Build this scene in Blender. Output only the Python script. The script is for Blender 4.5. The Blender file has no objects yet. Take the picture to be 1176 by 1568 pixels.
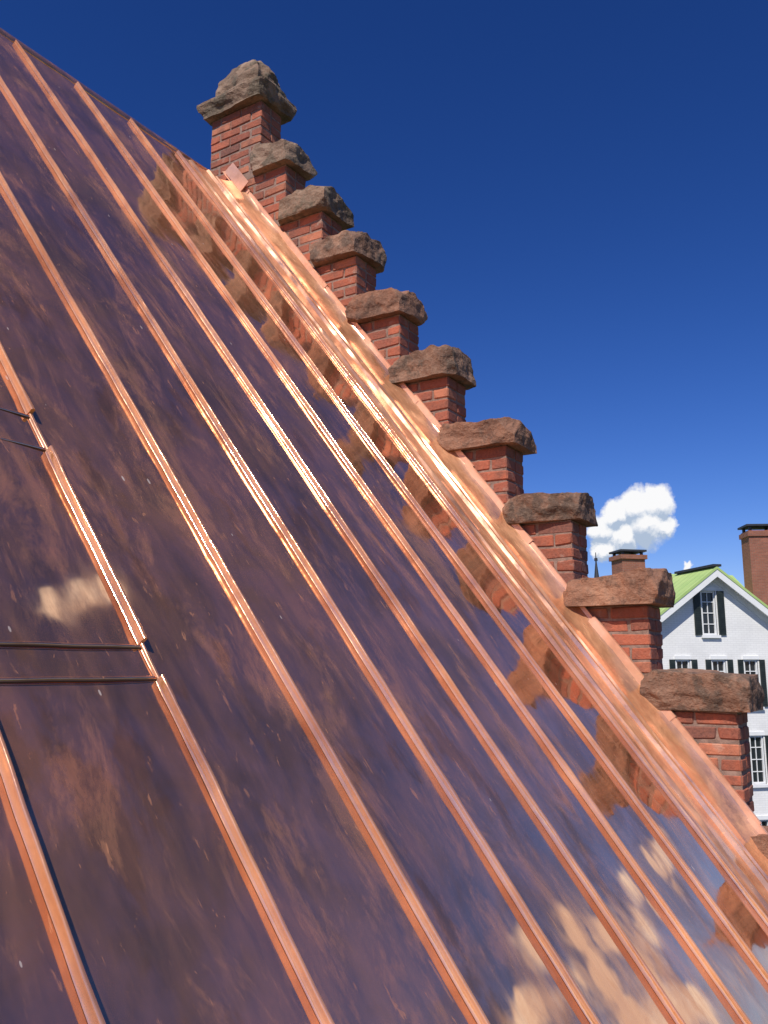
import bpy, bmesh, math, random
from mathutils import Vector, Matrix, noise
random.seed(7)
S=bpy.context.scene
D=1.2
TH=math.radians(52.4)
cT,sT=math.cos(TH),math.sin(TH)
CP,SP=math.cos(math.radians(10.15)),math.sin(math.radians(10.15))
AZ=math.radians(32.3); ca,sa=math.cos(AZ),math.sin(AZ)
GZ=-12.0
# ---------- helpers
def W(R,F,Z): return Vector((sa*R+ca*F,-ca*R+sa*F,Z))
def ray(px,py):
    R=px-588; v=py-784
    F=SP*v+CP*1313; U=SP*1313-CP*v
    return R,F,U
def pix(px,py,depth):
    R,F,U=ray(px,py); t=depth/F
    return W(R*t,depth,U*t)
def refl(px,py,dist):
    d=W(*ray(px,py)).normalized(); n=Vector((0,-sT,cT))
    return (d-2*d.dot(n)*n)*dist
def link(ob,parent=None):
    S.collection.objects.link(ob)
    if parent: ob.parent=parent
    return ob
def empty(name,loc=(0,0,0),rot=(0,0,0)):
    e=bpy.data.objects.new(name,None); e.location=loc; e.rotation_euler=rot
    e.empty_display_size=.2
    return link(e)
def mesh(name,verts,faces,mat,parent=None,smooth=False):
    m=bpy.data.meshes.new(name); m.from_pydata([tuple(v) for v in verts],[],faces); m.update()
    if smooth:
        for p in m.polygons: p.use_smooth=True
    ob=bpy.data.objects.new(name,m)
    if mat: m.materials.append(mat)
    return link(ob,parent)
def box(name,x0,x1,y0,y1,z0,z1,mat,parent=None,bev=0):
    v=[(x0,y0,z0),(x1,y0,z0),(x1,y1,z0),(x0,y1,z0),(x0,y0,z1),(x1,y0,z1),(x1,y1,z1),(x0,y1,z1)]
    f=[(0,3,2,1),(4,5,6,7),(0,1,5,4),(1,2,6,5),(2,3,7,6),(3,0,4,7)]
    ob=mesh(name,v,f,mat,parent)
    if bev:
        md=ob.modifiers.new('b','BEVEL'); md.width=bev; md.segments=2
    return ob
def boxes(name,L,mat,parent=None):
    V=[];Fc=[]
    for (x0,x1,y0,y1,z0,z1) in L:
        b=len(V)
        V+=[(x0,y0,z0),(x1,y0,z0),(x1,y1,z0),(x0,y1,z0),(x0,y0,z1),(x1,y0,z1),(x1,y1,z1),(x0,y1,z1)]
        Fc+=[tuple(b+i for i in q) for q in [(0,3,2,1),(4,5,6,7),(0,1,5,4),(1,2,6,5),(2,3,7,6),(3,0,4,7)]]
    return mesh(name,V,Fc,mat,parent)
class NT:
    def __init__(s,name,tree=None):
        if tree: s.t=tree; return
        s.m=bpy.data.materials.new(name); s.m.use_nodes=True; s.t=s.m.node_tree
        s.b=s.t.nodes['Principled BSDF']; s.out=s.t.nodes['Material Output']
        s.tc=s.t.nodes.new('ShaderNodeTexCoord')
    def n(s,k,**kw):
        nd=s.t.nodes.new(k)
        for a,b in kw.items(): setattr(nd,a,b)
        return nd
    def l(s,a,b): s.t.links.new(a,b)
    def noise(s,scale,detail=4,rough=.55,vec=None,stretch=None,off=None,coord='Object',dist=0):
        src=vec or s.tc.outputs[coord]
        if stretch or off:
            mp=s.n('ShaderNodeMapping'); mp.inputs['Scale'].default_value=stretch or (1,1,1)
            mp.inputs['Location'].default_value=off or (0,0,0)
            s.l(src,mp.inputs['Vector']); src=mp.outputs[0]
        nd=s.n('ShaderNodeTexNoise'); nd.inputs['Scale'].default_value=scale
        nd.inputs['Detail'].default_value=detail; nd.inputs['Roughness'].default_value=rough; nd.inputs['Distortion'].default_value=dist
        s.l(src,nd.inputs['Vector']); return nd.outputs['Fac']
    def ramp(s,fac,stops):
        r=s.n('ShaderNodeValToRGB'); e=r.color_ramp.elements
        while len(e)<len(stops): e.new(.5)
        for i,(p,c) in enumerate(stops):
            e[i].position=p; e[i].color=(c,c,c,1) if isinstance(c,(int,float)) else (*c,1)
        s.l(fac,r.inputs[0]); return r.outputs[0]
    def mix(s,fac,a,b,mode='MIX'):
        m=s.n('ShaderNodeMix',data_type='RGBA',blend_type=mode)
        for sock,v in ((m.inputs[0],fac),(m.inputs[6],a),(m.inputs[7],b)):
            if isinstance(v,(int,float)): sock.default_value=v
            elif isinstance(v,tuple): sock.default_value=(*v,1)
            else: s.l(v,sock)
        return m.outputs[2]
    def math(s,op,a,b=0,clamp=False):
        m=s.n('ShaderNodeMath',operation=op,use_clamp=clamp)
        for sock,v in ((m.inputs[0],a),(m.inputs[1],b)):
            if isinstance(v,(int,float)): sock.default_value=v
            else: s.l(v,sock)
        return m.outputs[0]
    def bump(s,h,dist,strength=1,prev=None):
        b=s.n('ShaderNodeBump'); b.inputs['Distance'].default_value=dist; b.inputs['Strength'].default_value=strength
        s.l(h,b.inputs['Height'])
        if prev: s.l(prev,b.inputs['Normal'])
        return b.outputs[0]
def simple(name,col,rough=.7,metal=0,var=.15,scale=6,bump=.0):
    t=NT(name); n=t.noise(scale,3)
    c=t.ramp(n,[(.3,tuple(x*(1-var) for x in col)),(.7,tuple(min(1,x*(1+var)) for x in col))])
    t.l(c,t.b.inputs['Base Color']); t.b.inputs['Roughness'].default_value=rough; t.b.inputs['Metallic'].default_value=metal
    if bump: t.l(t.bump(t.noise(scale*8,3),bump),t.b.inputs['Normal'])
    return t.m
# ---------- copper
def copper(name,diffw,rlo,rhi,wave=.0,tint=(.95,.58,.40),dcol=(.62,.25,.15),spots=True):
    t=NT(name)
    big=t.noise(1.1,3,.55); streak=t.noise(6,5,.65,stretch=(2.4,.55,1),dist=.3)
    blot=t.noise(2.6,5,.65,off=(7,3,1),dist=.4)
    col=t.mix(t.ramp(blot,[(.44,0.0),(.60,1.0)]),tint,tuple(x*y for x,y in zip(tint,(.80,.66,.62))))
    if spots:
        sp=t.ramp(t.noise(5,5,.66,off=(2,9,4),stretch=(1,.45,1)),[(.56,0.0),(.63,1.0)])
        col=t.mix(t.math('MULTIPLY',sp,.6),col,(.62,.27,.12))
    t.l(col,t.b.inputs['Base Color']); t.b.inputs['Metallic'].default_value=1
    r=t.n('ShaderNodeMapRange'); r.inputs[3].default_value=rlo; r.inputs[4].default_value=rhi
    r.inputs[1].default_value=.38; r.inputs[2].default_value=.68
    t.l(streak,r.inputs[0])
    t.l(r.outputs[0],t.b.inputs['Roughness'])
    if wave:
        h=t.math('ADD',t.noise(1.9,1,.4,stretch=(1.2,.6,1)),t.math('MULTIPLY',t.noise(10,1,.5,stretch=(1,.8,1),off=(5,5,5)),.06))
        nrm=t.bump(h,wave)
    else: nrm=t.bump(t.noise(25,2),.0008)
    t.l(nrm,t.b.inputs['Normal'])
    b2=t.n('ShaderNodeBsdfPrincipled'); b2.inputs['Roughness'].default_value=.5; b2.inputs['Metallic'].default_value=.0
    b2.inputs['Specular IOR Level'].default_value=.3
    dc=t.mix(t.ramp(streak,[(.35,0.0),(.7,1.0)]),dcol,tuple(min(1,x*1.25) for x in dcol))
    if spots: dc=t.mix(t.ramp(blot,[(.40,0.0),(.66,.6)]),dc,(.52,.28,.14))
    t.l(nrm,b2.inputs['Normal'])
    f=t.math('MULTIPLY',t.ramp(t.math('ADD',t.math('MULTIPLY',big,.55),t.math('MULTIPLY',streak,.45)),[(.40,.5),(.60,1.0)]),diffw,True)
    if spots:
        sc=t.ramp(t.noise(26,3,.7,stretch=(1.6,.5,1),off=(1,2,3),dist=.5),[(.66,0.0),(.71,1.0)])
        sc=t.math('MULTIPLY',sc,t.ramp(blot,[(.45,0.0),(.56,1.0)]))
        f=t.math('ADD',f,t.math('MULTIPLY',sc,.35),True)
        sm=t.ramp(t.noise(3.2,6,.75,off=(11,4,2),stretch=(1.6,.5,1),dist=.6),[(.51,0.0),(.61,1.0)])
        f=t.math('ADD',f,t.math('MULTIPLY',sm,.17),True)
        sc2=t.ramp(t.noise(4,4,.65,stretch=(7,1.6,1),off=(4,4,4),dist=.3),[(.65,0.0),(.69,1.0)])
        f=t.math('ADD',f,t.math('MULTIPLY',sc2,.22),True)
        # scattered flecks of dried flux / dust
        mp=t.n('ShaderNodeMapping'); mp.inputs['Scale'].default_value=(1.5,.55,.2); t.l(t.tc.outputs['Object'],mp.inputs[0])
        vo=t.n('ShaderNodeTexVoronoi'); vo.inputs['Scale'].default_value=13; t.l(mp.outputs[0],vo.inputs['Vector'])
        se=t.n('ShaderNodeSeparateColor'); t.l(vo.outputs['Color'],se.inputs[0])
        rad=t.math('MULTIPLY',t.math('SUBTRACT',se.outputs[0],.72),.30)
        fl=t.math('LESS_THAN',vo.outputs['Distance'],rad)
        f=t.math('ADD',f,t.math('MULTIPLY',fl,.42),True)
        dc=t.mix(fl,dc,(.62,.50,.44))
    t.l(dc,b2.inputs['Base Color'])
    ms=t.n('ShaderNodeMixShader'); t.l(f,ms.inputs[0]); t.l(t.b.outputs[0],ms.inputs[1]); t.l(b2.outputs[0],ms.inputs[2])
    t.l(ms.outputs[0],t.out.inputs[0])
    return t.m
M_pan=copper('copper_pan',.22,.035,.115,wave=.0085,tint=(.95,.62,.40),dcol=(.60,.235,.12))
M_seam=copper('copper_seam',.45,.08,.17,tint=(.98,.60,.38),dcol=(.92,.37,.16),spots=False)
M_edge=copper('copper_valley',.5,.12,.3,wave=.004,tint=(.97,.60,.40),dcol=(.92,.41,.21))
M_flash=copper('copper_flashing',.75,.4,.55,wave=.003,dcol=(.68,.36,.25))
M_dark=simple('dark_joint',(.06,.03,.02),.6)
# ---------- roof
foot=Vector((0,sT*D,-cT*D))
BT=4.72*D; BB=-3.2*D; AP=3.9*D
roof=empty('copper_roof',foot,(TH,0,0))
seamA=[(.79+.3735*i)*D for i in range(-8,8)]
def hnoise(a,b,k): 
    return noise.noise(Vector((a*2.2+k*13.1,b*1.1,k*3.7)))
V=[];Fc=[]
edges=[seamA[0]-.45]+seamA
for k in range(len(edges)-1):
    a0,a1=edges[k],edges[k+1]; na=10; nb=150
    base=len(V)
    for j in range(nb+1):
        b=BB+(BT-BB)*j/nb
        for i in range(na+1):
            u=i/na; a=a0+(a1-a0)*u
            env=math.sin(math.pi*u)**.6 if 0<u<1 else 0
            h=.0050*hnoise(a,b,k)*env+.0020*env*math.sin(b*3.1+k*1.7)
            V.append((a,b,h))
    for j in range(nb):
        for i in range(na):
            p=base+j*(na+1)+i; Fc.append((p,p+1,p+na+2,p+na+1))
mesh('pans',V,Fc,M_pan,roof,True)
prof=[(-.0085,.001),(-.0060,.0035),(-.0052,.017),(-.0050,.0200),(-.0032,.0228),(.0,.0236),(.0025,.0226),(.004,.020),(.004,.004),(.006,.001)]
def sweep(name,afun,b0,b1,prof,mat,hs=1,ws=1,seed=0,step=.04,joints=()):
    V=[];Fc=[];n=max(2,int((b1-b0)/step)); m=len(prof)
    for j in range(n+1):
        b=b0+(b1-b0)*j/n
        wob=.007*noise.noise(Vector((b*1.3,seed*5.1,0)))+.0016*noise.noise(Vector((b*9,seed*5.1,3)))
        hh=hs*(1+.08*noise.noise(Vector((b*4,seed*2.3,7))))
        ww=ws*(1+.18*noise.noise(Vector((b*5,seed*2.3,17))))
        lean=.007*noise.noise(Vector((b*2.0,seed*1.3,27)))+.0015*noise.noise(Vector((b*11,seed*1.3,5)))
        for jb in joints:
            if jb<=b<jb+.06: hh*=1.08; ww*=1.3
        for (x,z) in prof: V.append((afun(b)+wob+x*ww+lean*z/.03,b,z*hh))
    for j in range(n):
        for i in range(m-1):
            p=j*m+i; Fc.append((p,p+1,p+m+1,p+m))
    nf=len(Fc)
    Fc.append(tuple(range(m))); Fc.append(tuple(range(n*m+m-1,n*m-1,-1)))
    ob=mesh(name,V,Fc,mat,roof,True)
    for p in ob.data.polygons[nf:]: p.use_smooth=False
    ob.data.set_sharp_from_angle(angle=math.radians(60))
    return ob
for k,a in enumerate(seamA):
    f=lambda b,a=a:a
    if k==9:
        for (p,q) in ((BB,.735*D),(.82*D,1.36*D),(1.48*D,BT)):
            sweep('seam_%d'%k,f,p,q,prof,M_seam,seed=k,joints=(p+.0,q-.07))
        for (p,q) in ((.735*D,.82*D),(1.36*D,1.48*D)):
            sweep('seam_joint',f,p,q,prof,M_edge,hs=.42,ws=.9,seed=k)
    else:
        js=[BB+1.3+ (k*0.83)%1.7 + 2.35*i for i in range(4)]
        sweep('seam_%d'%k,f,BB,BT,prof,M_seam,seed=k,joints=js)
xp=[(-.005,0),(-.003,.0025),(0,.004),(.003,.0025),(.004,0)]
def cross(a0,a1,b,nm):
    V=[];Fc=[];n=30;m=5
    W_=lambda a:.004*noise.noise(Vector((a*6,b,0)))
    for j in range(n+1):
        a=a0+(a1-a0)*j/n; w=W_(a)
        for x,z in xp: V.append((a,b+x+w,z+.002))
    for j in range(n):
        for i in range(m-1):
            p=j*m+i; Fc.append((p,p+1,p+m+1,p+m))
    mesh(nm,V,Fc,M_pan,roof,True)
    V=[];Fc=[]
    for j in range(n+1):
        a=a0+(a1-a0)*j/n; w=W_(a)
        V+=[(a,b-.0085+w,.0005),(a,b-.007+w,.0045),(a,b-.005+w,.0045)]
    for j in range(n):
        for i in range(2):
            p=j*3+i; Fc.append((p,p+1,p+4,p+3))
    mesh(nm+'_gap',V,Fc,M_dark,roof)
for b in (.741*D,.815*D,1.365*D,1.474*D):
    cross(seamA[8]+.008,seamA[9]-.004,b,'cross_seam')
for k in (5,6,7): cross(seamA[k]+.008,seamA[k+1]-.008,(1.1+.4*k%1)*D,'cross_seam')
# valley pan next to parapet
aL=seamA[-1]
vp=[(aL,.003),(aL+.03,.002),(aL+.12,.004),(aL+.130,.016),(aL+.145,.018),(aL+.155,.006),(aL+.21,.006),(aL+.26,.007),(aL+.30,.012),(aL+.310,.032),(aL+.325,.033),(aL+.335,.016),(aL+.40,.016),(aL+.408,.026),(aL+.42,.018),(aL+.47,.026),(aL+.50,.034),(aL+.53,.052),(AP-.03,.075),(AP-.02,.09)]
V=[];Fc=[];m=len(vp);n=190
for j in range(n+1):
    b=BB+(BT-BB)*j/n
    for i,(a,h) in enumerate(vp):
        jj=.008*noise.noise(Vector((b*2.1,i*.5,5)))+.003*noise.noise(Vector((b*9,i*.7,5)))
        V.append((min(a+jj,AP-.012),b,h+.005*noise.noise(Vector((b*3,i*.7,9)))+.0022*noise.noise(Vector((b*10,i*.5,3)))))
for j in range(n):
    for i in range(m-1):
        p=j*m+i; Fc.append((p,p+1,p+m+1,p+m))
o=mesh('valley_pan',V,Fc,M_edge,roof,True); o.data.set_sharp_from_angle(angle=math.radians(35))
# counter flashing, overlapping lengths
b=BB; k=0
while b<BT+.12:
    L=.62; b1=min(b+L+.05,BT+.16)
    ht=.118+.007*math.sin(k*2.1)
    off=.018+.004*(k%2)
    V=[];Fc=[];n=12
    for j in range(n+1):
        bb=b+(b1-b)*j/n
        w=.004*noise.noise(Vector((bb*5,k,0))); w2=.004*noise.noise(Vector((bb*7,k,9)))
        V+= [(AP-off-.028+w,bb,.045),(AP-off-.004+w,bb,.062),(AP-off-.001+w2,bb,ht-.010),(AP-off-.001+w2,bb,ht+w*.5),(AP-.001,bb,ht+.001+w*.5)]
    for j in range(n):
        for i in range(4):
            p=j*5+i; Fc.append((p,p+1,p+6,p+5))
    mesh('counter_flashing',V,Fc,M_flash,roof,False)
    b+=L; k+=1
box('flashing_end',AP-.052,AP-.045,BT-.16,BT+.12,.06,.16,M_flash,roof)
V=[];Fc=[]
rp=[(-.10,.0025),(-.095,.008),(-.01,.010),(.0,.006),(.03,-.03)]
for j in range(61):
    a=seamA[0]-.45+(AP-.05-(seamA[0]-.45))*j/60
    for y,z in rp: V.append((a,BT+y+.1,z))
for j in range(60):
    for i in range(4):
        p=j*5+i; Fc.append((p,p+5,p+6,p+1))
mesh('ridge_strip',V,Fc,M_pan,roof,True)
ridge=foot+Vector((0,cT*(BT+.03),sT*(BT+.03)))
Minv=(Matrix.Translation(foot)@Matrix.Rotation(TH,4,'X')).inverted()
def rw(v): return Minv@Vector(v)
x0=seamA[0]-.45
eY=(foot+Vector((0,cT*BB,sT*BB)))
ry,rz=ridge.y,ridge.z
mesh('far_slope',[rw(p) for p in ((x0,ry,rz-.02),(AP,ry,rz-.02),(AP,2*ry-eY.y,eY.z),(x0,2*ry-eY.y,eY.z))],[(0,1,2,3)],M_pan,roof)

# ---------- brick
def brickmat(name,uvscale=1.0,c1=(.34,.12,.075),c2=(.24,.085,.055)):
    t=NT(name)
    sep=t.n('ShaderNodeSeparateXYZ'); t.l(t.tc.outputs['Object'],sep.inputs[0])
    sn=t.n('ShaderNodeSeparateXYZ'); t.l(t.tc.outputs['Normal'],sn.inputs[0])
    ax=t.math('GREATER_THAN',t.math('ABSOLUTE',sn.outputs[0]),.7)
    mx=t.n('ShaderNodeMix',data_type='FLOAT'); t.l(ax,mx.inputs[0]); t.l(sep.outputs[0],mx.inputs[2]); t.l(sep.outputs[1],mx.inputs[3])
    cb=t.n('ShaderNodeCombineXYZ'); t.l(mx.outputs[0],cb.inputs[0]); t.l(sep.outputs[2],cb.inputs[1])
    br=t.n('ShaderNodeTexBrick'); br.inputs['Scale'].default_value=1; br.inputs['Brick Width'].default_value=.21
    br.inputs['Row Height'].default_value=.074; br.inputs['Mortar Size'].default_value=.006; br.inputs['Mortar Smooth'].default_value=.3
    br.inputs['Color1'].default_value=(*c1,1); br.inputs['Color2'].default_value=(*c2,1); br.inputs['Mortar'].default_value=(.3,.24,.19,1)
    t.l(cb.outputs[0],br.inputs['Vector'])
    c=t.mix(t.ramp(t.noise(3,3),[(.3,0.0),(.7,.5)]),br.outputs['Color'],(.2,.08,.05))
    t.l(c,t.b.inputs['Base Color']); t.b.inputs['Roughness'].default_value=.9
    t.l(t.bump(br.outputs['Fac'],-.006),t.b.inputs['Normal'])
    return t.m
M_brickwall=brickmat('brick_wall')
t=NT('old_brick')
at=t.n('ShaderNodeAttribute'); at.attribute_name='bc'
grime=t.noise(6,5,.7); fine=t.noise(60,3,.7)
c=t.mix(t.ramp(grime,[(.44,0.0),(.64,.8)]),at.outputs['Color'],(.13,.055,.04))
c=t.mix(t.ramp(fine,[(.35,0.0),(.8,.5)]),c,(.38,.14,.085))
c=t.mix(t.ramp(t.noise(9,4,.65,off=(3,1,8)),[(.62,0.0),(.70,.4)]),c,(.40,.30,.24))
t.l(c,t.b.inputs['Base Color']); t.b.inputs['Roughness'].default_value=.9
t.l(t.bump(fine,.006),t.b.inputs['Normal']); M_brick=t.m
M_mortar=simple('mortar',(.25,.165,.13),.95,var=.3,scale=30,bump=.004)
def stonemat(name,a,b_,c_,lich,light,lk=.6):
    t=NT(name)
    g=t.noise(4,4,.6); f2=t.noise(45,3,.7); g3=t.noise(7,5,.65,off=(5,2,2))
    c=t.ramp(g,[(.3,a),(.5,b_),(.68,c_)])
    c=t.mix(t.ramp(g3,[(.50,0.0),(.58,lk)]),c,lich)
    c=t.mix(t.ramp(f2,[(.50,0.0),(.75,.40)]),c,light)
    t.l(c,t.b.inputs['Base Color']); t.b.inputs['Roughness'].default_value=.95
    t.l(t.bump(f2,.008,prev=t.bump(g3,.025)),t.b.inputs['Normal']); return t.m
M_stone=stonemat('sandstone_cap',(.13,.062,.04),(.24,.115,.07),(.35,.18,.11),(.08,.05,.038),(.36,.22,.15))
M_stone2=stonemat('weathered_cap',(.11,.06,.04),(.205,.11,.072),(.31,.18,.12),(.07,.05,.038),(.33,.23,.165),.75)
M_moss=stonemat('mossy_cap',(.10,.062,.042),(.20,.125,.083),(.30,.20,.14),(.08,.065,.043),(.32,.25,.185),.75)

par=empty('stepped_brick_parapet')
YZ=[(3.43,3.706),(3.207,3.163),(2.915,2.751),(2.656,2.388),(2.36,1.952),(2.062,1.532),(1.731,1.104),(1.403,.688),(1.0626,.27),(.713,-.191),(.36,-.81),(.03,-1.24),(-.31,-1.67),(-.65,-2.10)]
YZ=[(y*D,z*D) for y,z in YZ]
YC=3.655*D; TK=.215*D; CH=.12*D; X0=AP; X1=AP+TK
RH=.0745
zbot=YZ[-1][1]-.6
V=[];Fc=[];C=[]
def brk(x0,x1,y0,y1,z0,z1,col):
    j=lambda:random.uniform(-.0035,.0035)
    bv=.005
    b=len(V)
    x0+=j();x1+=j();y0+=j()*.8;y1+=j()*.8;z0+=j()*.5;z1+=j()*.5
    pts=[]
    for sx in (0,1):
        for sy in (0,1):
            for sz in (0,1):
                X=(x0,x1)[sx];Y=(y0,y1)[sy];Z=(z0,z1)[sz]
                q=random.uniform(.4,2.6)
                dx=bv*(1 if sx==0 else -1)*q;dy=bv*(1 if sy==0 else -1)*q;dz=bv*(1 if sz==0 else -1)*q
                pts.append(((X,Y+dy,Z+dz),(X+dx,Y,Z+dz),(X+dx,Y+dy,Z)))
    for p3 in pts:
        for p in p3: V.append(p)
    I=lambda sx,sy,sz,k:b+(sx*4+sy*2+sz)*3+k
    fs=[]
    for sx in (0,1): fs.append([I(sx,0,0,0),I(sx,1,0,0),I(sx,1,1,0),I(sx,0,1,0)])
    for sy in (0,1): fs.append([I(0,sy,0,1),I(1,sy,0,1),I(1,sy,1,1),I(0,sy,1,1)])
    for sz in (0,1): fs.append([I(0,0,sz,2),I(1,0,sz,2),I(1,1,sz,2),I(0,1,sz,2)])
    for sy in (0,1):
        for sz in (0,1): fs.append([I(0,sy,sz,1),I(1,sy,sz,1),I(1,sy,sz,2),I(0,sy,sz,2)])
    for sx in (0,1):
        for sz in (0,1): fs.append([I(sx,0,sz,0),I(sx,1,sz,0),I(sx,1,sz,2),I(sx,0,sz,2)])
        for sy in (0,1): fs.append([I(sx,sy,0,0),I(sx,sy,1,0),I(sx,sy,1,1),I(sx,sy,0,1)])
        for sy in (0,1):
            for sz in (0,1): fs.append([I(sx,sy,sz,0),I(sx,sy,sz,1),I(sx,sy,sz,2)])
    for f in fs: Fc.append(tuple(f))
    C.extend([col]*24)
def bcol():
    r=random.random(); k=random.uniform(.75,1.2)
    if r<.55: c=(.36,.098,.052)
    elif r<.78: c=(.27,.076,.045)
    elif r<.90: c=(.43,.155,.085)
    else: c=(.14,.058,.045)
    return (c[0]*k,c[1]*k,c[2]*k,1)
mort=.010
for si,(yf,zt) in enumerate(YZ):
    zlow=YZ[si+1][1] if si+1<len(YZ) else zbot
    z=zt; r=0
    while z-RH>zlow-.0:
        z0=max(z-RH,zlow)
        for side in (0,1):
            if side==1 and si==0: continue
            y=yf; yend=(2*YC-yf) if si==0 else min(YC,yf+1.05)
            first=True
            while y<yend-.02:
                L=.215
                if first and r%2: L=.108
                y1=min(y+L,yend)
                for (xa,xb) in ((X0,X0+TK/2-.004),(X0+TK/2+.004,X1)):
                    ya,yb=(y+(0 if first else mort/2)),(y1-mort/2)
                    if yb-ya<.02: continue
                    if side: ya,yb=2*YC-yb,2*YC-ya
                    brk(xa,xb,ya,yb,z0+mort/2,z-mort/2,bcol())
                y=y1; first=False
        z-=RH; r+=1
ob=mesh('bricks',V,Fc,M_brick,par)
bm=bmesh.new(); bm.from_mesh(ob.data); bmesh.ops.recalc_face_normals(bm,faces=bm.faces); bm.to_mesh(ob.data); bm.free()
ca_=ob.data.color_attributes.new('bc','FLOAT_COLOR','POINT')
for i,cc in enumerate(C): ca_.data[i].color=cc
L=[]
q=.006
for si,(yf,zt) in enumerate(YZ):
    zlow=YZ[si+1][1] if si+1<len(YZ) else zbot
    L.append((X0+q,X1-q,yf+q,2*YC-yf-q,zlow-.03,zt-.003+si*.0001))
boxes('mortar_core',L,M_mortar,par)
def lerpk(t,pts):
    for (a,ka),(b_,kb) in zip(pts,pts[1:]):
        if t<=b_: return ka+(kb-ka)*(t-a)/(b_-a)
    return pts[-1][1]
def cap(name,x0,x1,y0,y1,z0,z1,mat,seed,pyr=0):
    bm=bmesh.new(); bmesh.ops.create_cube(bm,size=1)
    bmesh.ops.subdivide_edges(bm,edges=bm.edges[:],cuts=21,use_grid_fill=True)
    cx,cy,cz=(x0+x1)/2,(y0+y1)/2,(z0+z1)/2; sx,sy,sz=x1-x0,y1-y0,z1-z0
    sd=Vector((seed*3.3,seed*1.7,seed*.9))
    planes=[]
    rnd=random.Random(seed)
    tiltx=rnd.uniform(-.05,.05); tilty=rnd.uniform(-.08,.08)
    for i in range(18):
        if i<6: n=Vector((rnd.choice((-1,1))*rnd.uniform(.3,1),rnd.choice((-1,1))*rnd.uniform(.3,1),rnd.uniform(.3,1.0))).normalized(); lo,hi=.76,.92
        else: n=Vector((rnd.uniform(-1,1),rnd.uniform(-1,1),rnd.uniform(-.5,.8))).normalized(); lo,hi=.80,.97
        s=abs(n.x)*sx/2+abs(n.y)*sy/2+abs(n.z)*sz/2
        planes.append((n,s*rnd.uniform(lo,hi)))
    for v in bm.verts:
        p=Vector((v.co.x*sx,v.co.y*sy,v.co.z*sz))
        if pyr:
            tz=v.co.z+.5
            k=lerpk(tz,[(0,.9),(.12,1),(.32,.98),(.42,.86),(.62,.80),(.85,.62),(1,.40)])
            k*=1+.14*noise.noise(Vector((tz*6,seed,v.co.x*4)))
            r_=math.hypot(v.co.x,v.co.y)/.5
            if r_>1 and tz>.3: k/=1+(r_-1)*.5
            p.x*=k;p.y*=k
        for n,s in planes:
            d=p.dot(n)-(s if not pyr else s*1.05)
            if d>0: p-=n*d
        if p.z>0: p.z+=tiltx*p.x+tilty*p.y
        nn=v.co.normalized()
        P=p+sd
        disp=.028*noise.fractal(P*4.0,1,2,3)+.0085*noise.fractal(P*15,.9,2,3)
        disp-=.016*max(0,noise.noise(P*8)-.2)*3
        if p.z<-sz/2+.01: 
            p.x+=nn.x*disp; p.y+=nn.y*disp
        else: p+=nn*disp
        v.co=Vector((p.x+cx,p.y+cy,p.z+cz))
    m=bpy.data.meshes.new(name); bm.to_mesh(m); bm.free(); m.materials.append(mat)
    o=bpy.data.objects.new(name,m); link(o,par)
    for p in m.polygons: p.use_smooth=False
    return o
OV=.054*D
for i in range(1,len(YZ)):
    yf,zt=YZ[i]; yb=YZ[i-1][0]
    r=random.Random(i*7); o1=OV+r.uniform(-.01,.012); o2=OV+r.uniform(-.012,.016)
    hz_=CH+.034+r.uniform(-.018,.018)
    cap('stone_cap',X0-o1,X1+o2,yf-o1,yb+.05,zt,zt+hz_,(M_stone,M_stone2)[i%2] if i>2 else M_moss,i*1.0+.3)
    cap('stone_cap',X0-o1,X1+o2,2*YC-yb-.05,2*YC-yf+OV,zt,zt+hz_,M_stone,i*1.0+50)
yf,zt=YZ[0]
cap('finial_stone',X0-OV*1.3,X1+OV*1.6,yf-OV*1.2,2*YC-yf+OV*1.2,zt,zt+.39*D,M_moss,99,pyr=1)
box('gable_wall',X0+.003,X1-.003,eY.y-.0,2*YC-eY.y,GZ,YZ[-1][1]-.5,M_brickwall,par)
bld=empty('brick_building')
box('walls',x0+.3,AP-.01,eY.y+.35,2*ry-eY.y-.35,GZ,eY.z-.15,M_brickwall,bld)
gv=[(x0+.32,eY.y+.4,eY.z-.2),(x0+.32,2*ry-eY.y-.4,eY.z-.2),(x0+.32,ry,rz-.25)]
mesh('gable_end',gv,[(0,2,1)],M_brickwall,bld)
box('gutter',x0,AP-.03,eY.y-.12,eY.y+.02,eY.z-.12,eY.z-.01,M_seam,bld,.02)
wL=[];fL=[]
for i in range(5):
    for zz in (-10.5,-7.6):
        xx=x0+1.2+i*1.7
        wL.append((xx,xx+.9,eY.y+.33,eY.y+.345,zz,zz+1.7)); fL.append((xx-.08,xx+.98,eY.y+.30,eY.y+.329,zz-.12,zz-.0))
M_glass=simple('window_glass',(.02,.025,.03),.08,0,.1)
M_white=simple('white_paint',(.78,.79,.78),.6,0,.05,3,.0)
boxes('windows',wL,M_glass,bld); boxes('sills',fL,M_white,bld)

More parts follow.
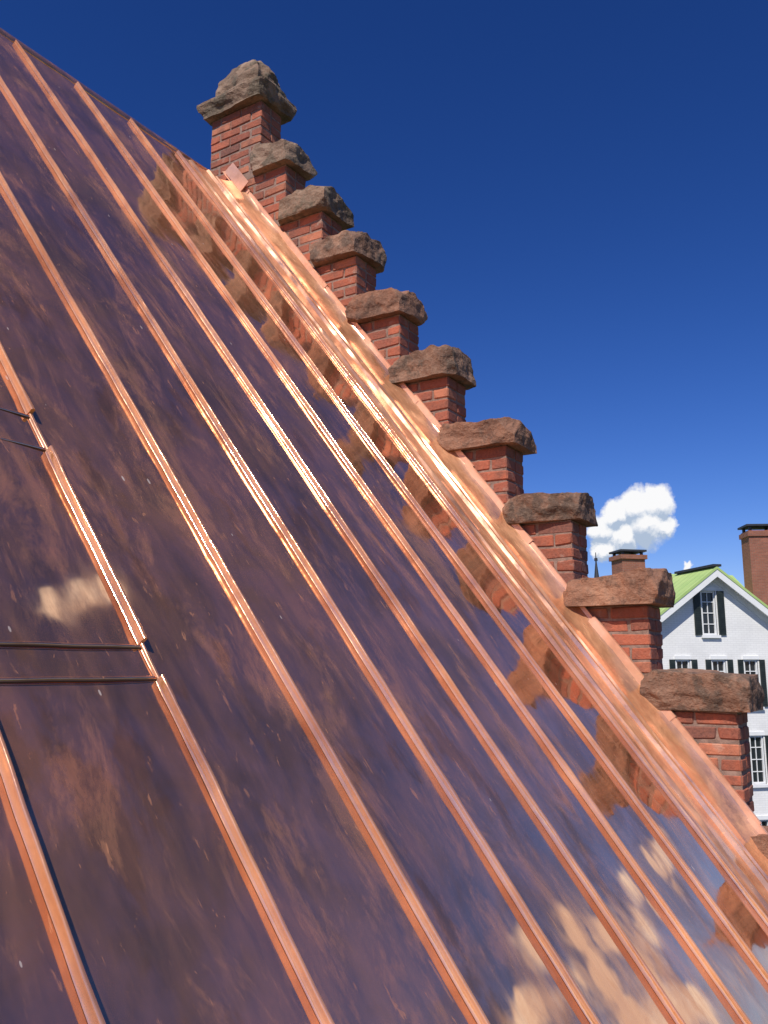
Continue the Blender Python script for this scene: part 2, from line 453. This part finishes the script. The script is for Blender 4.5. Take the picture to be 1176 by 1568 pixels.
# ---------- white house
PX=1089
pk=pix(PX,873,30.0)
house=empty('white_house',(pk.x,pk.y,0),(0,0,math.radians(-46.7)))
pz=pk.z; SL=.73; HW=4.7; HL=9.0
ez=pz-SL*HW
t=NT('painted_white_brick')
n1=t.noise(1.2,3); c=t.ramp(n1,[(.3,(.76,.76,.74)),(.7,(.86,.86,.83))])
wv=t.n('ShaderNodeTexBrick'); wv.inputs['Scale'].default_value=1; wv.inputs['Brick Width'].default_value=.22; wv.inputs['Row Height'].default_value=.075; wv.inputs['Mortar Size'].default_value=.008
wv.inputs['Color1'].default_value=(1,1,1,1);wv.inputs['Color2'].default_value=(.95,.95,.95,1);wv.inputs['Mortar'].default_value=(.86,.86,.86,1)
mp=t.n('ShaderNodeMapping'); mp.inputs['Rotation'].default_value=(math.radians(-90),0,0); t.l(t.tc.outputs['Object'],mp.inputs[0]); t.l(mp.outputs[0],wv.inputs['Vector'])
t.l(t.mix(1.0,c,wv.outputs['Color'],'MULTIPLY'),t.b.inputs['Base Color']); t.b.inputs['Roughness'].default_value=.8
M_wp=t.m
t=NT('green_metal_roof')
wv=t.n('ShaderNodeTexWave',wave_type='BANDS',bands_direction='Y'); wv.inputs['Scale'].default_value=.8; t.l(t.tc.outputs['Object'],wv.inputs[0])
c=t.ramp(t.noise(.9,3,.6),[(.3,(.34,.50,.16)),(.7,(.47,.60,.22))])
t.l(c,t.b.inputs['Base Color']); t.b.inputs['Roughness'].default_value=.55; t.l(t.bump(t.ramp(wv.outputs['Fac'],[(.85,0.0),(.95,1.0)]),.02),t.b.inputs['Normal'])
M_green=t.m
M_shut=simple('dark_shutter',(.02,.028,.026),.5,0,.3)
M_darkm=simple('dark_metal',(.03,.03,.035),.5)
def hx(px):
    R,F,U=ray(px,1019); k=R/F
    R0=ray(PX,873)[0]*30/ray(PX,873)[1]
    return (k*30-R0)/(.982-k*.191)
def hz(py,F=30.3):
    v=py-784
    return (SP*1313-CP*v)/(SP*v+CP*1313)*F
wins=[]
zA=(hz(973),hz(906))
xa=hx(1091); wins.append((xa-.27,xa+.27,*zA,.26))
ztop2=hz(1010); ztop3=hz(1126); 
for zt_ in (ztop2,ztop3,ztop3-2.75,ztop3-5.5):
    for px in (1046,1101,1150,1212,1272): 
        x=hx(px)
        if x<HW-.5: wins.append((x-.26,x+.26,zt_-1.6,zt_,.2))
    wins.append((hx(985)-.3,hx(985)+.3,zt_-1.6-.02,zt_-.02 if zt_<0 else -.05,.2))
xs=sorted(set([-HW,HW]+[w for q in wins for w in q[:2]])); zs=sorted(set([GZ,pz+.1]+[w for q in wins for w in q[2:4]]))
bm=bmesh.new(); vd={}
def gv_(x,z):
    k=(round(x,4),round(z,4))
    if k not in vd: vd[k]=bm.verts.new((x,0,z))
    return vd[k]
for i in range(len(xs)-1):
    for j in range(len(zs)-1):
        cx=(xs[i]+xs[i+1])/2; cz=(zs[j]+zs[j+1])/2
        if any(w[0]<cx<w[1] and w[2]<cz<w[3] for w in wins): continue
        if zs[j+1]-zs[j]<1e-4: continue
        bm.faces.new([gv_(xs[i],zs[j]),gv_(xs[i+1],zs[j]),gv_(xs[i+1],zs[j+1]),gv_(xs[i],zs[j+1])])
for s in (-1,1):
    n=Vector((s*SL,0,1)).normalized()
    bmesh.ops.bisect_plane(bm,geom=bm.verts[:]+bm.edges[:]+bm.faces[:],plane_co=(0,0,pz-.05),plane_no=n,clear_outer=True)
m=bpy.data.meshes.new('gable_wall'); bm.to_mesh(m); bm.free(); m.materials.append(M_wp); link(bpy.data.objects.new('gable_wall',m),house)
box('side_wall',-HW+.001,-HW+.2,.003,HL,GZ,ez-.1,M_wp,house); box('side_wall',HW-.2,HW-.001,.003,HL,GZ,ez-.1,M_wp,house)
mesh('back_wall',[(-HW,HL,GZ),(HW,HL,GZ),(HW,HL,ez-.1),(0,HL,pz-.1),(-HW,HL,ez-.1)],[(0,4,3,2,1)],M_wp,house)
fr=[];gl=[];sh=[];mu=[]
for (xa,xb,za,zb,sw) in wins:
    gl.append((xa,xb,.10,.11,za,zb))
    fr+=[(xa,xa+.05,.03,.099,za,zb),(xb-.05,xb,.03,.099,za,zb),(xa+.05,xb-.05,.03,.099,zb-.06,zb),(xa+.05,xb-.05,.03,.099,za,za+.06),
         (xa-.08,xb+.08,-.09,.0-.003,za-.1,za-.003),(xa-.05,xb+.05,-.04,-.003,zb+.003,zb+.13)]
    mu+=[((xa+xb)/2-.012,(xa+xb)/2+.012,.07,.098,za+.06,zb-.06)]+[(xa+.05,xb-.05,.065,.097,za+(zb-za)*f-.014,za+(zb-za)*f+.014) for f in (.25,.5,.75)]
    for s0,s1 in ((xa-.055-sw,xa-.055),(xb+.055,xb+.055+sw)):
        sh.append((s0,s1,-.05,-.012,za,zb))
        z=za+.08
        while z<zb-.08: sh.append((s0+.04,s1-.04,-.062,-.0505,z,z+.03)); z+=.06
boxes('window_frames',fr,M_white,house); boxes('muntins',mu,M_white,house); boxes('window_glass',gl,M_glass,house); boxes('shutters',sh,M_shut,house)
def slab(name,s,y0,y1,x_out,zp,th,mat,par_,xin=0):
    z=lambda x:zp-SL*abs(x)
    V=[(xin,y0,z(xin)+.0),(s*x_out,y0,z(x_out)),(s*x_out,y1,z(x_out)),(xin,y1,z(xin))]
    V+=[(x,y,zz+th) for x,y,zz in V]
    return mesh(name,V,[(0,1,2,3),(4,7,6,5),(0,4,5,1),(1,5,6,2),(2,6,7,3),(3,7,4,0)],mat,par_)
for s in (-1,1):
    slab('roof_slope',s,-.38,HL+.3,HW+.4,pz,.1,M_green,house)
    slab('rake_board',s,-.36,-.30,HW+.38,pz-.26,.255,M_white,house)
    slab('rake_soffit',s,-.298,-.002,HW+.38,pz-.07,.065,M_white,house)
    slab('frieze',s,-.03,-.004,HW+.0,pz-.36,.28,M_white,house)
box('ridge_cap',-.16,.16,-.39,2.2,pz+.09,pz+.17,M_darkm,house)
box('chimney',-.25,.80,6.2,7.2,pz-1,pz+1.30,M_brickwall,house)
box('chimney_band',-.33,.88,6.12,7.28,pz+1.15,pz+1.33,M_brickwall,house)
box('chimney_cap',-.32,.87,6.13,7.27,pz+1.47,pz+1.55,M_darkm,house)
boxes('cap_posts',[(x,x+.1,y,y+.1,pz+1.33,pz+1.47) for x in (-.2,.65) for y in (6.25,7.05)],M_darkm,house)
# rear wing
wz=pz+1.1; wx=3.1
mesh('wing_roof',[(wx,11,wz),(8,11,wz),(8,8.0,wz-2.2),(wx,8.0,wz-2.2),(8,14,wz-2.2),(wx,14,wz-2.2)],[(0,3,2,1),(0,1,4,5)],M_green,house)
box('wing_walls',wx+.2,7.8,9.2,13.6,GZ,wz-2.0,M_wp,house)
mesh('wing_gable',[(wx+.2,9.2,wz-2.0),(wx+.2,12.8,wz-2),(wx+.2,11,wz-.15)],[(0,1,2)],M_wp,house)
# ---------- brick townhouse at right: low block and a broad tall chimney stack
bb=W((1146-588)/ray(1143,812)[1]*40,40,0)
br_=empty('brick_townhouse',(bb.x,bb.y,0),(0,0,math.radians(-62)))
tz=ray(1140,812); tz=tz[2]/tz[1]*40
box('walls',-.4,11,.3,7,GZ,0.8,M_brickwall,br_)
box('cornice',-.5,11.12,.2,7.1,.8,1.0,M_white,br_)
box('chimney_stack',0,2.4,0,1.1,-2,tz,M_brickwall,br_)
box('stack_band',-.07,2.47,-.07,1.17,tz-.28,tz-.06,M_brickwall,br_)
boxes('cap_posts',[(x,x+.12,y,y+.12,tz,tz+.2) for x in (.05,1.1,2.2) for y in (.05,.9)],M_darkm,br_)
box('stack_cap',-.1,2.5,-.1,1.2,tz+.2,tz+.29,M_darkm,br_)
g=[];f=[]
for i in range(4):
    for z in (-10.6,-7.4,-4.2,-1.8):
        x=1.4+i*2.4; g.append((x,x+1,.28,.32,z,z+1.8)); f+=[(x-.1,x+1.1,.22,.279,z-.15,z),(x-.06,x+1.06,.25,.279,z+1.8,z+1.98),(x+.47,x+.53,.26,.279,z,z+1.8),(x,x+1,.255,.279,z+.87,z+.93)]
boxes('windows',g,M_glass,br_); boxes('window_trim',f,M_white,br_)
# ---------- church steeple far away
sp=pix(912,846,150)
st=empty('church_steeple',(sp.x,sp.y,0))
def cone(name,r0,r1,z0,z1,mat,seg=8):
    V=[(r0*math.cos(2*math.pi*i/seg),r0*math.sin(2*math.pi*i/seg),z0) for i in range(seg)]+[(r1*math.cos(2*math.pi*i/seg),r1*math.sin(2*math.pi*i/seg),z1) for i in range(seg)]
    mesh(name,V,[(i,(i+1)%seg,seg+(i+1)%seg,seg+i) for i in range(seg)]+[tuple(range(seg-1,-1,-1)),tuple(range(seg,2*seg))],mat,st)
cone('spire',1.2,.13,sp.z-11,sp.z-1.6,M_darkm); cone('belfry',1.7,1.7,sp.z-15,sp.z-11,M_white); cone('tower',2.4,2.4,GZ,sp.z-15,M_brickwall,4)
cone('finial_rod',.12,.07,sp.z-1.6,sp.z,M_darkm); cone('finial_ball',.3,.3,sp.z-1.5,sp.z-1.0,M_darkm)
# ---------- ground, street
t=NT('ground_grass'); c=t.ramp(t.noise(.15,4,.6),[(.3,(.045,.075,.02)),(.7,(.10,.12,.045))]); t.l(c,t.b.inputs['Base Color']); t.b.inputs['Roughness'].default_value=1
mesh('ground',[(-3000,-3000,GZ),(3000,-3000,GZ),(3000,3000,GZ),(-3000,3000,GZ)],[(0,1,2,3)],t.m)
M_asp=simple('asphalt',(.05,.05,.052),.9,0,.2,2)
M_conc=simple('pavement_concrete',(.32,.31,.29),.9,0,.12,1)
def strip(name,c,dirv,w,z,L,mat,h=0):
    d=Vector(dirv).normalized(); n=Vector((-d.y,d.x,0)); c=Vector(c)
    v=[c-d*L-n*w,c+d*L-n*w,c+d*L+n*w,c-d*L+n*w]
    if h:
        V=[(p.x,p.y,GZ) for p in v]+[(p.x,p.y,GZ+h) for p in v]
        return mesh(name,V,[(4,5,6,7),(0,1,5,4),(1,2,6,5),(2,3,7,6),(3,0,4,7)],mat)
    return mesh(name,[(p.x,p.y,GZ+z) for p in v],[(0,1,2,3)],mat)
gd=(.686,-.728,0); nn=Vector((.728,.686,0))
c0=Vector((pk.x,pk.y,0))-nn*9
strip('street',c0,gd,3.5,.004,200,M_asp)
strip('pavement',c0+nn*5,gd,1.2,0,200,M_conc,.13); strip('pavement',c0-nn*5,gd,1.2,0,200,M_conc,.13)
# ---------- trees
M_bark=simple('bark',(.10,.07,.05),.95,0,.3,5,.01)
t=NT('leaves'); oi=t.n('ShaderNodeAttribute'); oi.attribute_name='lc'
t.l(oi.outputs['Color'],t.b.inputs['Base Color']); t.b.inputs['Roughness'].default_value=.7; M_leaf=t.m
def tree(x,y,h,seed,name='street_tree'):
    r=random.Random(seed); e=empty(name,(x,y,GZ))
    V=[];Fc=[]
    def limb(p,q,r0,r1):
        b=len(V); d=(q-p).normalized(); u=d.orthogonal().normalized(); w=d.cross(u)
        for pp,rr in ((p,r0),(q,r1)):
            for i in range(7): a=2*math.pi*i/7; V.append(pp+(u*math.cos(a)+w*math.sin(a))*rr)
        for i in range(7): Fc.append((b+i,b+(i+1)%7,b+7+(i+1)%7,b+7+i))
    top=Vector((0,0,h*.45)); limb(Vector((0,0,0)),top,h*.03,h*.02)
    cl=[]
    for i in range(14):
        a=r.uniform(0,6.28); el=r.uniform(.2,1.4); L=h*r.uniform(.22,.48)
        s=Vector((0,0,h*r.uniform(.28,.45))); q=s+Vector((math.cos(a)*math.cos(el),math.sin(a)*math.cos(el),math.sin(el)))*L
        limb(s,q,h*.011,h*.003); cl+=[(q,h*r.uniform(.10,.17)),(s.lerp(q,.65)+Vector((r.uniform(-1,1),r.uniform(-1,1),r.uniform(0,1)))*h*.06,h*r.uniform(.08,.13))]
    mesh('trunk_and_limbs',V,Fc,M_bark,e,True)
    V=[];Fc=[];C=[]
    for c,rad in cl:
        g=r.uniform(.6,1.3)
        for _ in range(170):
            d=Vector((r.gauss(0,1),r.gauss(0,1),r.gauss(0,1))).normalized()*rad*r.uniform(.4,1.05)**.6
            p=c+d; s=h*.014*r.uniform(.7,1.5); u=Vector((r.gauss(0,1),r.gauss(0,1),r.gauss(0,1))).normalized(); w=u.orthogonal().normalized()
            b=len(V); V+= [p-u*s,p+w*s*.6,p+u*s,p-w*s*.6]; Fc.append((b,b+1,b+2,b+3)); k=g*r.uniform(.7,1.3)
            C+=[(.05*k,.09*k,.025*k,1)]*4
    o=mesh('crown',V,Fc,M_leaf,e); a=o.data.color_attributes.new('lc','FLOAT_COLOR','POINT')
    for i,cc in enumerate(C): a.data[i].color=cc
for i,(R,F,h) in enumerate(((13.2,20,6.0),(19,23.5,6.5),(26,22,8),(-6,30,9),(2,60,10))):
    p=W(R,F,0); tree(p.x,p.y,h,i+3)
# ---------- world: sky with cumulus, + sun
w=bpy.data.worlds.new('World'); S.world=w; w.use_nodes=True; nt=w.node_tree
try: w.cycles.sampling_method='NONE'
except Exception as e: print('ws',e)
wt=NT('',nt)
sky=nt.nodes.new('ShaderNodeTexSky'); sky.sky_type='NISHITA'; sky.sun_disc=False
sv=Vector((-.63,-.10,.77)).normalized()
el=math.asin(sv.z); rot=math.atan2(sv.x,sv.y)
sky.sun_elevation=el; sky.sun_rotation=rot%(2*math.pi); sky.air_density=1.0; sky.dust_density=.25; sky.ozone_density=3.0; sky.altitude=300
hs=nt.nodes.new('ShaderNodeHueSaturation'); hs.inputs['Saturation'].default_value=1.25
nt.links.new(sky.outputs[0],hs.inputs['Color'])
sc=wt.mix(1.0,hs.outputs[0],(.08,.08,.08),'MULTIPLY')
gm=nt.nodes.new('ShaderNodeGamma'); gm.inputs[1].default_value=1.3; nt.links.new(sc,gm.inputs[0])
skyc=wt.mix(1.0,gm.outputs[0],(13.5,12.0,16.5),'MULTIPLY')
geo=nt.nodes.new('ShaderNodeTexCoord'); dirv=geo.outputs['Generated']
def vnoise(scale,detail,rough,vec):
    nd=nt.nodes.new('ShaderNodeTexNoise'); nd.inputs['Scale'].default_value=scale; nd.inputs['Detail'].default_value=detail; nd.inputs['Roughness'].default_value=rough
    nt.links.new(vec,nd.inputs['Vector']); return nd
def vm(op,a,b):
    m=nt.nodes.new('ShaderNodeVectorMath'); m.operation=op
    for s_,v in ((m.inputs[0],a),(m.inputs[1],b)):
        if isinstance(v,(tuple,Vector)): s_.default_value=tuple(v)
        else: nt.links.new(v,s_)
    return m
n1=vnoise(30,5,.62,dirv); off=vm('SUBTRACT',n1.outputs['Color'],(.5,.5,.5))
sc_=nt.nodes.new('ShaderNodeVectorMath'); sc_.operation='SCALE'; sc_.inputs[3].default_value=.034; nt.links.new(off.outputs[0],sc_.inputs[0])
wv_=vm('ADD',dirv,sc_.outputs[0]).outputs[0]
def field(vec,P):
    f=None
    for d,r in P:
        dist=vm('DISTANCE',vec,d).outputs['Value']
        g=wt.math('MULTIPLY_ADD',dist,-1/r); g.node.inputs[2].default_value=1
        f=g if f is None else wt.math('MAXIMUM',f,g)
    return f
puffs=[]
for px,py,r in ((972,778,30),(1003,770,26),(942,790,24),(925,812,24),(990,802,36),(1015,803,20),(955,825,26),(925,842,18),(1052,868,8),(1075,876,7)):
    puffs.append((pix(px,py,1).normalized(),r*1.15/1330))
for px,py,r in ((875,1430,40),(925,1500,46),(985,1335,24),(975,1410,30),(830,1560,34),(980,1570,46),(1060,1540,36),(110,925,20)):
    puffs.append((refl(px,py,1).normalized(),r*1.2/1400))
F1=field(wv_,puffs)
F2=field(vm('ADD',wv_,tuple(Vector((-.4,-.1,.85))*.012)).outputs[0],puffs[:10])
mask=wt.ramp(F1,[(.02,0.0),(.30,1.0)])
fb=vnoise(75,4,.65,dirv).outputs['Fac']
lit=wt.math('SUBTRACT',F1,F2)
lit=wt.math('ADD',wt.math('MULTIPLY',lit,1.3),wt.math('MULTIPLY',fb,.85))
ccol=wt.ramp(lit,[(.15,(.45,.55,.70)),(.42,(.80,.84,.90)),(.62,(1,1,1))])
ccol=wt.mix(1.0,ccol,(9.6,9.6,9.7),'MULTIPLY')
fin=wt.mix(mask,skyc,ccol)
bg=nt.nodes['Background']; bg.inputs['Strength'].default_value=.1
nt.links.new(fin,bg.inputs[0])
sl=bpy.data.lights.new('sun','SUN'); sl.energy=5.0; sl.angle=math.radians(.5); sl.color=(1,.94,.85)
so=bpy.data.objects.new('sun',sl); so.rotation_euler=sv.to_track_quat('Z','Y').to_euler(); link(so)
# ---------- camera
cam=bpy.data.cameras.new('camera'); cam.sensor_fit='VERTICAL'; cam.sensor_height=36; cam.lens=1313/1568*36; cam.clip_end=6000; cam.clip_start=.05
co=bpy.data.objects.new('camera',cam); link(co)
fwd=W(0,CP,SP); co.rotation_euler=fwd.to_track_quat('-Z','Y').to_euler()
S.camera=co
S.view_settings.view_transform='Standard'; S.view_settings.look='None'; S.view_settings.exposure=0
